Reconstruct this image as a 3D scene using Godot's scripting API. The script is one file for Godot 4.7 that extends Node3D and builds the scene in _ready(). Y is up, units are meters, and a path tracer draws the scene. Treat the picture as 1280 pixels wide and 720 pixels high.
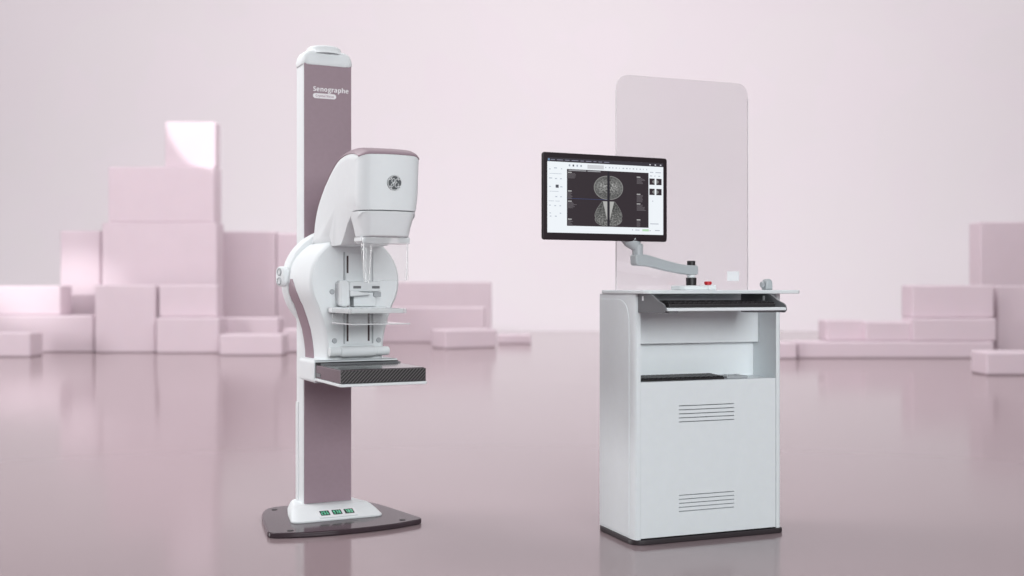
extends Node3D
# A mammography unit and its workstation cart on a glossy pink studio floor, pink blocks and a pale sweep behind.

const FPX := 1400.0   # focal length of the photograph, in its own pixels (1280 x 720)
const EYE := 1.0

var taken := {}

# ------------------------------------------------------------------ mesh building
class MB:
	var p := PackedVector3Array()
	func tri(a: Vector3, b: Vector3, c: Vector3) -> void:
		p.append(a); p.append(b); p.append(c)
	func quad(a: Vector3, b: Vector3, c: Vector3, d: Vector3) -> void:
		tri(a, b, c); tri(a, c, d)
	func mesh(m: Material, crease := 38.0) -> ArrayMesh:
		var n := p.size() / 3
		var fn := PackedVector3Array()
		fn.resize(n)
		var at := {}
		for i in n:
			fn[i] = (p[i * 3 + 1] - p[i * 3]).cross(p[i * 3 + 2] - p[i * 3])
			for k in 3:
				var key := Vector3i((p[i * 3 + k] * 20000.0).round())
				if not at.has(key):
					at[key] = PackedInt32Array()
				at[key].append(i)
		var lim := cos(deg_to_rad(crease))
		var vs := PackedVector3Array()
		var ns := PackedVector3Array()
		for i in n:
			if fn[i].length() < 1e-14:
				continue
			var u := fn[i].normalized()
			for k in [0, 2, 1]:
				var v := p[i * 3 + k]
				var s := Vector3.ZERO
				for j in at[Vector3i((v * 20000.0).round())]:
					var w := fn[j].normalized()
					if w.dot(u) > lim:
						s += fn[j]
				vs.append(v)
				ns.append(s.normalized() if s.length() > 1e-16 else u)
		var arr := []
		arr.resize(Mesh.ARRAY_MAX)
		arr[Mesh.ARRAY_VERTEX] = vs
		arr[Mesh.ARRAY_NORMAL] = ns
		var am := ArrayMesh.new()
		am.add_surface_from_arrays(Mesh.PRIMITIVE_TRIANGLES, arr)
		am.surface_set_material(0, m)
		return am


func rrect(w: float, h: float, r: float, cx := 0.0, cy := 0.0, seg := 6) -> PackedVector2Array:
	var o := PackedVector2Array()
	r = minf(r, minf(w, h) * 0.4999)
	for c in [[1, -1, -90], [1, 1, 0], [-1, 1, 90], [-1, -1, 180]]:
		var k := Vector2(cx + c[0] * (w / 2 - r), cy + c[1] * (h / 2 - r))
		for i in seg + 1:
			var a := deg_to_rad(c[2] + 90.0 * i / seg)
			o.append(k + Vector2(cos(a), sin(a)) * r)
	return o


func round_poly(pts: Array, radii: Array, seg := 6) -> PackedVector2Array:
	# a polygon whose corners are rounded by quadratic arcs that start radii[i] away from the corner
	var o := PackedVector2Array()
	var n := pts.size()
	for i in n:
		var a: Vector2 = pts[(i + n - 1) % n]
		var b: Vector2 = pts[i]
		var c: Vector2 = pts[(i + 1) % n]
		var r: float = radii[i]
		if r <= 0.0:
			o.append(b)
			continue
		var s := b + (a - b).normalized() * minf(r, a.distance_to(b) * 0.48)
		var e := b + (c - b).normalized() * minf(r, c.distance_to(b) * 0.48)
		for k in seg + 1:
			var t := float(k) / seg
			o.append(s * (1 - t) * (1 - t) + b * 2 * t * (1 - t) + e * t * t)
	return o


func inset(poly: PackedVector2Array, d: float) -> PackedVector2Array:
	var o := PackedVector2Array()
	var n := poly.size()
	for i in n:
		var e1 := (poly[i] - poly[(i + n - 1) % n]).normalized()
		var e2 := (poly[(i + 1) % n] - poly[i]).normalized()
		var n1 := Vector2(e1.y, -e1.x)
		var n2 := Vector2(e2.y, -e2.x)
		o.append(poly[i] - (n1 + n2) * d / maxf(1.0 + n1.dot(n2), 0.35))
	return o


func ccw(poly: PackedVector2Array) -> PackedVector2Array:
	var s := 0.0
	for i in poly.size():
		s += poly[i].cross(poly[(i + 1) % poly.size()])
	if s < 0:
		poly.reverse()
	return poly


func extr(mb: MB, poly: PackedVector2Array, z0: float, z1: float, r := 0.0, xf := Transform3D(), seg := 3, mids := 1, bend := false) -> void:
	poly = ccw(poly)
	var rings := []
	var levels := []
	if r > 0.0:
		for j in seg:
			var a := PI / 2 * j / seg
			levels.append([z0 + r * (1 - cos(a)), r * (1 - sin(a))])
	for j in mids + 1:
		levels.append([lerpf(z0 + r, z1 - r, float(j) / mids), 0.0])
	if r > 0.0:
		for j in range(seg - 1, -1, -1):
			var a := PI / 2 * j / seg
			levels.append([z1 - r * (1 - cos(a)), r * (1 - sin(a))])
	for l in levels:
		var q := inset(poly, l[1]) if l[1] > 0.0 else poly
		var ring := PackedVector3Array()
		for v in q:
			var w := xf * Vector3(v.x, v.y, l[0])
			ring.append(head_bend(w) if bend else w)
		rings.append(ring)
	var n := poly.size()
	for k in rings.size() - 1:
		for i in n:
			var j := (i + 1) % n
			mb.quad(rings[k][i], rings[k][j], rings[k + 1][j], rings[k + 1][i])
	var flat := inset(poly, r) if r > 0.0 else poly
	var idx := Geometry2D.triangulate_polygon(flat)
	if idx.is_empty():
		idx = PackedInt32Array()
		for i in range(1, n - 1):
			idx.append_array([0, i, i + 1])
	for t in idx.size() / 3:
		var a := idx[t * 3]
		var b := idx[t * 3 + 1]
		var c := idx[t * 3 + 2]
		if (flat[b] - flat[a]).cross(flat[c] - flat[a]) < 0:
			var s := b
			b = c
			c = s
		var f: PackedVector3Array = rings[-1]
		mb.tri(f[a], f[b], f[c])
		f = rings[0]
		mb.tri(f[a], f[c], f[b])


func loft(mb: MB, rings: Array) -> void:
	# rings of equal size, seen counter-clockwise from the far end; closed by fans
	var n: int = rings[0].size()
	for k in rings.size() - 1:
		for i in n:
			var j := (i + 1) % n
			mb.quad(rings[k][i], rings[k][j], rings[k + 1][j], rings[k + 1][i])
	for e in [0, rings.size() - 1]:
		var c := Vector3.ZERO
		for v in rings[e]:
			c += v
		c /= n
		for i in n:
			var j := (i + 1) % n
			if e == 0:
				mb.tri(c, rings[e][j], rings[e][i])
			else:
				mb.tri(c, rings[e][i], rings[e][j])


func box(mb: MB, lo: Vector3, hi: Vector3, r := 0.003, corner := -1.0) -> void:
	# rounded rectangle in x-y, bevelled in z
	var s := hi - lo
	var c := (lo + hi) / 2
	r = minf(r, minf(s.x, minf(s.y, s.z)) * 0.45)
	extr(mb, rrect(s.x, s.y, maxf(corner if corner >= 0 else r, r * 1.05), c.x, c.y, 4), lo.z, hi.z, r, Transform3D(), 2)


const FLAT := Basis(Vector3(1, 0, 0), Vector3(0, 0, -1), Vector3(0, 1, 0))   # plan drawing (x, -z), extruded upward
const SIDE := Basis(Vector3(0, 0, 1), Vector3(0, 1, 0), Vector3(-1, 0, 0))   # side drawing (z, y), extruded along -x


func slab(mb: MB, plan: PackedVector2Array, y0: float, y1: float, r := 0.003, seg := 3) -> void:
	# plan given as (x, z)
	var q := PackedVector2Array()
	for v in plan:
		q.append(Vector2(v.x, -v.y))
	extr(mb, q, y0, y1, r, Transform3D(FLAT, Vector3.ZERO), seg)


func lathe(mb: MB, prof: Array, xf := Transform3D(), segs := 32) -> void:
	# profile of (radius, y), from low to high
	for k in prof.size() - 1:
		for i in segs:
			var a := TAU * i / segs
			var b := TAU * (i + 1) / segs
			var p: Vector2 = prof[k]
			var q: Vector2 = prof[k + 1]
			var v0 := xf * Vector3(p.x * cos(a), p.y, p.x * sin(a))
			var v1 := xf * Vector3(q.x * cos(a), q.y, q.x * sin(a))
			var v2 := xf * Vector3(q.x * cos(b), q.y, q.x * sin(b))
			var v3 := xf * Vector3(p.x * cos(b), p.y, p.x * sin(b))
			if q.x > 1e-6:
				mb.tri(v0, v1, v2)
			if p.x > 1e-6:
				mb.tri(v0, v2, v3)


func tube(mb: MB, path: Array, rad, segs := 8) -> void:
	var rings := []
	var prev := Vector3.ZERO
	for i in path.size():
		var d: Vector3 = (path[mini(i + 1, path.size() - 1)] - path[maxi(i - 1, 0)]).normalized()
		if prev == Vector3.ZERO:
			prev = d.cross(Vector3.UP if absf(d.y) < 0.9 else Vector3.RIGHT)
		prev = (prev - d * prev.dot(d)).normalized()
		var s := d.cross(prev)
		var ring := PackedVector3Array()
		var r: float = rad[i] if rad is Array else rad
		for k in segs:
			var a := TAU * k / segs
			ring.append(path[i] + (prev * cos(a) + s * sin(a)) * r)
		rings.append(ring)
	loft(mb, rings)


func resample(poly: PackedVector2Array, step: float) -> PackedVector2Array:
	poly = ccw(poly)
	var o := PackedVector2Array()
	for i in poly.size():
		var a := poly[i]
		var b := poly[(i + 1) % poly.size()]
		var n := maxi(1, roundi(a.distance_to(b) / step))
		for k in n:
			o.append(a.lerp(b, float(k) / n))
	return o


func pillow(poly: PackedVector2Array, half: float, r: float, out: float) -> Array:
	# rings of a side outline (z, y), from x = +half to -half, with well-rounded edges; out lifts the surface
	var n := poly.size()
	var nr := PackedVector2Array()
	for i in n:
		var e := (poly[(i + 1) % n] - poly[(i + n - 1) % n]).normalized()
		nr.append(Vector2(e.y, -e.x))
	for pass_no in 3:   # soften the normals so that tight corners do not fold over when they shrink
		var sm := PackedVector2Array()
		for i in n:
			var s := Vector2.ZERO
			for k in range(-4, 5):
				s += nr[(i + k + n) % n]
			sm.append(s.normalized())
		nr = sm
	for i in n:   # along the seam and the arch the outline stays crisp and only the plan is rounded, towards the front
		if poly[i].y < 1.2905 and poly[i].x > 0.40 and not (absf(nr[i].y) < 0.6 and nr[i].x > 0 and poly[i].x > 0.7):
			nr[i] = Vector2(smoothstep(0.66, 0.775, poly[i].x), 0)
	var rings := []
	var levels := []
	for j in 8:
		var a := PI / 2 * j / 8
		levels.append([half - r * (1 - cos(a)), r * (1 - sin(a)), a])
	for j in 11:
		levels.append([lerpf(half - r, r - half, j / 10.0), 0.0, PI / 2])
	for j in range(7, -1, -1):
		var a := PI / 2 * j / 8
		levels.append([-(half - r * (1 - cos(a))), r * (1 - sin(a)), PI - a])
	for l in levels:
		var ring := PackedVector3Array()
		for i in n:
			var q: Vector2 = poly[i] + nr[i] * (out * sin(l[2]) - l[1])
			ring.append(head_bend(Vector3(l[0] + out * cos(l[2]), q.y, q.x)))
		rings.append(ring)
	return rings


# ------------------------------------------------------------------ nodes
func numbered(called: String) -> String:
	taken[called] = taken.get(called, -1) + 1
	return called if taken[called] == 0 else "%s_%03d" % [called, taken[called]]


func tag(o: Node3D, label: String, category: String, group := "") -> void:
	o.set_meta("label", label)
	o.set_meta("category", category)
	if group:
		o.set_meta("group", group)


func thing(called: String, at: Vector3, turn: float, label: String, category: String, group := "") -> Node3D:
	var o := Node3D.new()
	o.name = numbered(called)
	add_child(o)
	o.position = at
	o.rotation.y = turn
	tag(o, label, category, group)
	return o


func part(called: String, mesh: Mesh, parent: Node3D, at := Vector3.ZERO) -> MeshInstance3D:
	var o := MeshInstance3D.new()
	o.name = called
	o.mesh = mesh
	o.position = at
	parent.add_child(o, true)
	return o


func bpart(called: String, lo: Vector3, hi: Vector3, m: Material, parent: Node3D, r := 0.003, corner := -1.0) -> MeshInstance3D:
	var mb := MB.new()
	box(mb, lo, hi, r, corner)
	return part(called, mb.mesh(m), parent)


func lettering(called: String, words: String, width: float, depth: float, m: Material, parent: Node3D, at: Vector3) -> MeshInstance3D:
	var t := TextMesh.new()
	var f := SystemFont.new()
	f.font_names = PackedStringArray(["Droid Sans"])
	f.font_weight = 700
	t.font = f
	t.text = words
	t.font_size = 48
	t.pixel_size = 0.01
	t.depth = depth
	t.pixel_size = 0.01 * width / maxf(t.get_aabb().size.x, 0.01)
	t.material = m
	return part(called, t, parent, at)


# ------------------------------------------------------------------ materials (given as linear base colours)
func mat(c: Color, rough := 0.45, spec := 0.5, metal := 0.0) -> StandardMaterial3D:
	var m := StandardMaterial3D.new()
	m.albedo_color = c.linear_to_srgb()
	m.roughness = rough
	m.metallic = metal
	m.metallic_specular = spec
	return m


func clear(c: Color, alpha: float, rough := 0.05) -> StandardMaterial3D:
	var m := mat(c, rough)
	m.transparency = BaseMaterial3D.TRANSPARENCY_ALPHA
	m.albedo_color.a = alpha
	return m


func mottled(c: Color, amount: float, freq: float, scale: float, rough: float, seed_no: int, spec := 0.5) -> StandardMaterial3D:
	# a faint uneven tint and gloss, as moulded plastic and paint have
	var m := mat(Color(1, 1, 1), rough, spec)
	var nz := FastNoiseLite.new()
	nz.seed = seed_no
	nz.frequency = freq
	nz.fractal_octaves = 4
	var g := Gradient.new()
	g.set_color(0, Color(c.r * (1 - amount), c.g * (1 - amount), c.b * (1 - amount)).linear_to_srgb())
	g.set_color(1, Color(minf(c.r * (1 + amount), 1), minf(c.g * (1 + amount), 1), minf(c.b * (1 + amount), 1)).linear_to_srgb())
	var t := NoiseTexture2D.new()
	t.width = 256
	t.height = 256
	t.seamless = true
	t.noise = nz
	t.color_ramp = g
	m.albedo_texture = t
	m.uv1_triplanar = true
	m.uv1_scale = Vector3.ONE * scale
	return m


func weave() -> StandardMaterial3D:
	# carbon-fibre twill: diagonal ribs, light and dark
	var n := 32
	var im := Image.create(n, n, false, Image.FORMAT_RGB8)
	for y in n:
		for x in n:
			var k := fposmod(float(x + y) / n, 1.0)
			var cross := 0.85 + 0.15 * sin(TAU * (x - y) * 2.0 / n)
			var v := (0.024 if k < 0.6 else 0.16) * cross
			im.set_pixel(x, y, Color(v, v * 0.93, v * 0.96).linear_to_srgb())
	var m := mat(Color(1, 1, 1), 0.32)
	m.albedo_texture = ImageTexture.create_from_image(im)
	m.uv1_triplanar = true
	m.uv1_scale = Vector3.ONE * 74.0
	return m


func segment_display(seed_no: int) -> StandardMaterial3D:
	# a small liquid-crystal readout: pale green digits on black
	var rng := RandomNumberGenerator.new()
	rng.seed = seed_no
	var im := Image.create(48, 28, false, Image.FORMAT_RGB8)
	im.fill(Color(0.05, 0.10, 0.09))
	var lit := Color(0.45, 0.85, 0.68)
	for k in 3:
		var d := rng.randi_range(0, 9)
		var seg: String = ["abcdef", "bc", "abged", "abgcd", "fgbc", "afgcd", "afgedc", "abc", "abcdefg", "abcdfg"][d]
		var x := 5 + k * 14
		var spots := {"a": [x + 1, 4, 7, 3], "g": [x + 1, 12, 7, 3], "d": [x + 1, 21, 7, 3], "f": [x, 5, 3, 9], "b": [x + 6, 5, 3, 9], "e": [x, 13, 3, 10], "c": [x + 6, 13, 3, 10]}
		for s in seg:
			im.fill_rect(Rect2i(spots[s][0], spots[s][1], spots[s][2], spots[s][3]), lit)
	var m := mat(Color(1, 1, 1), 0.2)
	m.albedo_texture = ImageTexture.create_from_image(im)
	m.emission_enabled = true
	m.emission_texture = m.albedo_texture
	m.emission_energy_multiplier = 0.25
	return m


func screen_picture() -> ImageTexture:
	var w := 800
	var h := 480
	var im := Image.create(w, h, false, Image.FORMAT_RGB8)
	var rng := RandomNumberGenerator.new()
	rng.seed = 7
	im.fill(Color(0.93, 0.95, 0.97))
	im.fill_rect(Rect2i(0, 0, w, 24), Color(0.19, 0.17, 0.21))
	im.fill_rect(Rect2i(4, 5, 12, 14), Color(0.42, 0.55, 0.68))
	var x := 22
	while x < 390:   # menu words
		var l := rng.randi_range(14, 46)
		im.fill_rect(Rect2i(x, 10, l, 4), Color(0.55, 0.55, 0.62))
		x += l + 14
	for k in 3:
		im.fill_rect(Rect2i(700 + k * 38, 9, 10, 7), Color(0.85, 0.85, 0.88))
	for k in 4:   # tool icons
		im.fill_rect(Rect2i(142 + k * 26, 38, 10, 12), Color(0.60, 0.63, 0.68) if k != 1 else Color(0.25, 0.26, 0.3))
	im.fill_rect(Rect2i(268, 34, 112, 26), Color(0.80, 0.81, 0.83))
	for k in 13:
		im.fill_rect(Rect2i(390 + k * 24, 42, rng.randi_range(4, 12), 8), Color(0.72, 0.74, 0.78))
	# left tool column
	for r in [[12, 70, 10], [44, 62, 20], [90, 66, 8], [14, 100, 80], [12, 128, 20], [50, 130, 14], [84, 130, 12], [12, 182, 12], [84, 182, 16], [14, 214, 60], [52, 246, 14], [86, 246, 10], [8, 276, 36], [52, 276, 30], [12, 302, 10], [46, 304, 12], [80, 304, 10], [14, 352, 10], [50, 372, 12], [82, 352, 10], [16, 372, 10]]:
		im.fill_rect(Rect2i(r[0], r[1], r[2], 6 if r[2] < 30 else 3), Color(0.70, 0.73, 0.78))
	im.fill_rect(Rect2i(55, 172, 20, 20), Color(0.30, 0.30, 0.34))
	# viewing area
	var dark := Color(0.17, 0.13, 0.16)
	im.fill_rect(Rect2i(130, 68, 564, 366), dark)
	im.fill_rect(Rect2i(140, 72, 120, 7), Color(0.6, 0.6, 0.62))
	im.fill_rect(Rect2i(268, 72, 90, 7), Color(0.6, 0.6, 0.62))
	var nz := FastNoiseLite.new()
	nz.seed = 3
	nz.frequency = 0.06
	nz.fractal_octaves = 5
	for side in [-1, 1]:
		var cx: float = 412 + side * 9
		for yy in range(100, 260):   # upper pair: half discs
			for d in range(0, 104):
				var q := Vector2(d / 92.0, (yy - 178) / 78.0)
				var e := q.length()
				if e < 1.0:
					var xx := int(cx + side * d)
					var v := 0.36 + 0.42 * nz.get_noise_2d(xx * 1.1, yy * 1.1) * (1.2 - e) + 0.25 * maxf(0.0, 0.7 - Vector2(q.x - 0.35, q.y + 0.1).length())
					if e > 0.95:
						v = 0.55
					im.set_pixel(xx, yy, Color(v, v, v * 0.99).clamp())
		for yy in range(268, 432):   # lower pair: drop shapes
			var t := (yy - 268) / 164.0
			var wide := 34.0 + 54.0 * sin(clampf(t * 1.05 - 0.08, 0, 1) * PI * 0.62) if t < 0.75 else 0.0
			if t >= 0.75:
				wide = 86.0 * sqrt(maxf(0.0, 1.0 - pow((t - 0.72) / 0.28, 2)))
			if t < 0.62:
				wide = lerpf(36.0, 88.0, sin(t / 0.62 * PI / 2))
			for d in int(wide):
				var xx := int(cx + side * d)
				var v := 0.36 + 0.26 * nz.get_noise_2d(xx * 1.1 + 300, yy * 1.1)
				v *= 0.75 + 0.4 * clampf(t * 1.3, 0, 1)
				if d < 30.0 * (1.0 - t * 1.35):
					v = 0.68
				if d > wide - 4:
					v = 0.5
				im.set_pixel(xx, yy, Color(v, v, v * 0.99).clamp())
	im.fill_rect(Rect2i(406, 68, 12, 366), Color(0.10, 0.09, 0.13))
	im.fill_rect(Rect2i(130, 256, 276, 3), Color(0.22, 0.26, 0.42))
	for b in [[136, 86, 5, 60], [136, 206, 7, 34], [136, 272, 6, 60], [136, 388, 6, 34], [610, 96, 6, 66], [610, 210, 7, 46], [610, 274, 6, 66], [610, 380, 6, 40]]:   # patient data, too small to read
		im.fill_rect(Rect2i(b[0], b[1], 26, 6), Color(0.72, 0.72, 0.72))
		for k in b[2]:
			im.fill_rect(Rect2i(b[0], b[1] + 9 + k * 7, rng.randi_range(b[3] / 2, b[3]), 3), Color(0.42, 0.40, 0.42))
	for k in 4:   # thumbnails
		var o := Vector2i(700 + (k % 2) * 50, 104 + (k / 2) * 68)
		im.fill_rect(Rect2i(o.x, o.y, 38, 42), dark)
		for yy in 24:
			var l := int(18.0 * sqrt(1.0 - pow((yy - 12) / 12.0, 2)))
			im.fill_rect(Rect2i(o.x + (38 - l if k % 2 == 0 else 0), o.y + 9 + yy, l, 1), Color(0.5, 0.5, 0.5))
	for r in [[704, 60, 24], [744, 60, 40], [704, 84, 16], [736, 84, 8], [764, 84, 14], [720, 252, 8], [706, 404, 60], [576, 448, 8], [600, 448, 30], [700, 450, 10], [740, 448, 34]]:
		im.fill_rect(Rect2i(r[0], r[1], r[2], 6), Color(0.72, 0.74, 0.78))
	im.fill_rect(Rect2i(650, 444, 46, 14), Color(0.72, 0.86, 0.72))
	return ImageTexture.create_from_image(im)


# ------------------------------------------------------------------ scene
var M := {}


func _ready() -> void:
	# camera
	var cam := Camera3D.new()
	cam.name = "camera"
	cam.position = Vector3(0, EYE, 0)
	var lens := CameraAttributesPhysical.new()
	lens.frustum_focal_length = 12.0 / (360.0 / FPX)
	lens.frustum_focus_distance = 4.5
	lens.frustum_near = 0.1
	lens.frustum_far = 120.0
	lens.exposure_aperture = 1.9
	cam.attributes = lens
	cam.current = true
	add_child(cam)
	# environment: a dark studio, lit by lamps only
	var env := Environment.new()
	env.background_mode = Environment.BG_COLOR
	env.background_color = Color(0.0, 0.0, 0.0)
	env.tonemap_mode = Environment.TONE_MAPPER_LINEAR
	env.tonemap_exposure = 1.0
	env.sdfgi_enabled = true
	env.ssao_enabled = true
	env.ssil_enabled = true
	var we := WorldEnvironment.new()
	we.name = "environment"
	we.environment = env
	add_child(we)
	# softboxes, all outside the frame
	softbox("ceiling_softbox", Vector3(0, 8.0, -9.0), Vector3(0, 0, -9.001), Vector2(18, 16), 75.0, Color(1.0, 0.97, 0.985))
	softbox("front_softbox", Vector3(3.0, 3.5, 5.0), Vector3(0, 1.0, -5.0), Vector2(6, 3.5), 78.0, Color(0.95, 0.985, 1.0))
	softbox("key_softbox", Vector3(-3.4, 4.6, -5.6), Vector3(-0.8, 1.2, -4.9), Vector2(2.4, 2.4), 11.0, Color(1.0, 0.99, 1.0))
	softbox("side_softbox", Vector3(-14.0, 2.2, -6.0), Vector3(0.0, 0.8, -4.8), Vector2(5, 3.4), 92.0, Color(1.0, 0.99, 1.0))
	softbox("block_softbox", Vector3(-13.0, 5.5, -12.0), Vector3(-6.5, 1.5, -17.0), Vector2(3, 3), 18.0, Color(1.0, 0.98, 0.99))
	spot("tower_spot", Vector3(-3.4, 9.0, -9.0), Vector3(-4.56, 4.10, -18.15), 6.0, 82.0, 0.1)
	spot("block_spot", Vector3(-12.0, 3.2, -12.5), Vector3(-7.6, 1.12, -17.5), 7.0, 42.0, 1.0)
	softbox("step_softbox", Vector3(1.0, 9.0, -9.5), Vector3(1.0, 1.0, -18.0), Vector2(22, 3), 95.0, Color(1.0, 0.98, 0.99))
	softbox("backdrop_softbox", Vector3(0.8, 11.0, -18.0), Vector3(0.8, 4.0, -27.0), Vector2(8, 2), 32.0, Color(0.99, 1.0, 0.995))
	softbox("sweep_softbox", Vector3(0.0, 13.0, -20.0), Vector3(0.0, 4.0, -32.0), Vector2(56, 3), 375.0, Color(0.99, 1.0, 0.995))

	materials()
	setting()
	blocks()
	mammography_unit()
	workstation()


func softbox(called: String, at: Vector3, to: Vector3, size: Vector2, energy: float, c: Color) -> void:
	var l := AreaLight3D.new()
	l.name = called
	l.area_size = size
	l.light_energy = energy
	l.light_color = c.linear_to_srgb()
	l.shadow_enabled = true
	l.area_range = 60.0
	l.area_attenuation = 2.0
	add_child(l)
	l.look_at_from_position(at, to, Vector3.UP if absf((to - at).normalized().y) < 0.99 else Vector3.FORWARD)


func spot(called: String, at: Vector3, to: Vector3, half_angle: float, energy: float, blend: float) -> void:
	var l := SpotLight3D.new()
	l.name = called
	l.spot_angle = half_angle
	l.spot_angle_attenuation = blend
	l.spot_range = 60.0
	l.spot_attenuation = 2.0
	l.light_energy = energy
	l.light_size = 0.05
	l.shadow_enabled = true
	add_child(l)
	l.look_at_from_position(at, to, Vector3.UP)


func materials() -> void:
	M.white = mottled(Color(0.79, 0.82, 0.835), 0.012, 0.02, 3.0, 0.52, 11, 0.4)
	M.cart_white = mottled(Color(0.78, 0.82, 0.84), 0.012, 0.02, 3.0, 0.42, 12)
	M.mauve = mottled(Color(0.325, 0.237, 0.275), 0.03, 0.03, 4.0, 0.42, 13, 0.4)
	M.plate = mottled(Color(0.06, 0.042, 0.05), 0.06, 0.03, 4.0, 0.10, 14, 0.28)
	M.black = mat(Color(0.012, 0.010, 0.012), 0.35)
	M.black_plastic = mat(Color(0.02, 0.018, 0.02), 0.4)
	M.bezel = mat(Color(0.020, 0.012, 0.016), 0.5, 0.35)
	M.rubber = mat(Color(0.03, 0.022, 0.026), 0.5)
	M.grey = mat(Color(0.42, 0.44, 0.46), 0.4)
	M.arm_grey = mottled(Color(0.45, 0.48, 0.50), 0.02, 0.03, 6.0, 0.36, 15)
	M.dark_grey = mat(Color(0.16, 0.165, 0.175), 0.42)
	M.slot = mat(Color(0.06, 0.035, 0.04), 0.6)
	M.emblem = mat(Color(0.10, 0.11, 0.115), 0.35)
	M.silver = mat(Color(0.74, 0.76, 0.77), 0.3)
	M.ink = mat(Color(0.86, 0.84, 0.86), 0.5)
	M.pill_ink = mat(Color(0.45, 0.33, 0.39), 0.5)
	M.acrylic = clear(Color(0.86, 0.89, 0.90), 0.42, 0.12)
	M.clear = clear(Color(0.90, 0.92, 0.93), 0.10, 0.03)
	M.shield = clear(Color(0.60, 0.54, 0.58), 0.13, 0.02)
	M.shield_edge = clear(Color(0.9, 0.85, 0.88), 0.6, 0.1)
	M.red = mat(Color(0.55, 0.02, 0.03), 0.35)
	M.carbon = weave()
	M.carbon_side = mat(Color(0.17, 0.125, 0.145), 0.25)
	M.detector_top = mat(Color(0.05, 0.047, 0.05), 0.12)
	M.sticker = mat(Color(0.83, 0.84, 0.86), 0.5)
	M.floor = mat(Color(0.315, 0.24, 0.253), 0.13)
	M.backdrop = mottled(Color(0.77, 0.70, 0.74), 0.012, 0.01, 0.05, 0.75, 17, 0.2)
	M.block = mottled(Color(0.70, 0.585, 0.64), 0.015, 0.02, 0.4, 0.55, 18, 0.3)


func setting() -> void:
	var mb := MB.new()
	slab(mb, PackedVector2Array([Vector2(-34, 12), Vector2(34, 12), Vector2(34, -26), Vector2(-34, -26)]), -0.2, 0.0, 0.0)
	var f := part("floor", mb.mesh(M.floor), self)
	f.set_meta("kind", "structure")
	# backdrop: a sweep that curves from the floor into a tall wall
	mb = MB.new()
	var prof := [Vector2(-26.0, 0.0)]
	for i in 17:
		var a := PI / 2 * i / 16
		prof.append(Vector2(-26.01 - 7.0 * sin(a), 7.0 * (1 - cos(a))))
	prof.append(Vector2(-33.01, 18.0))
	for i in prof.size() - 1:
		var a: Vector2 = prof[i]
		var b: Vector2 = prof[i + 1]
		var na := Vector2(0.2, -0.2)
		mb.quad(Vector3(-34, a.y, a.x), Vector3(34, a.y, a.x), Vector3(34, b.y, b.x), Vector3(-34, b.y, b.x))
		mb.quad(Vector3(34, a.y - 0.2, a.x - 0.2), Vector3(-34, a.y - 0.2, a.x - 0.2), Vector3(-34, b.y - 0.2, b.x - 0.2), Vector3(34, b.y - 0.2, b.x - 0.2))
	var w := part("backdrop_wall", mb.mesh(M.backdrop), self)
	w.set_meta("kind", "structure")


# ---- background blocks: front faces read off the photograph, standing on the floor 12 to 21 m away
func px(x: float, d: float) -> float:
	return (x - 640.0) / FPX * d


func py(y: float, d: float) -> float:
	return EYE + (360.0 - y) / FPX * d


func block(x0: float, x1: float, ytop: float, d: float, bottom: float, thick: float, m: Material, label: String, turn := 0.0) -> float:
	var mb := MB.new()
	var a := px(x0, d)
	var b := px(x1, d)
	var top := py(ytop, d)
	box(mb, Vector3(a - (a + b) / 2, 0, -thick), Vector3(b - (a + b) / 2, top - bottom, 0), 0.025)
	var o := part(numbered("block"), mb.mesh(m), self, Vector3((a + b) / 2, bottom, -d))
	o.rotation_degrees.y = turn
	tag(o, label, "block", "pink blocks stacked behind the machines")
	return top


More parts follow.
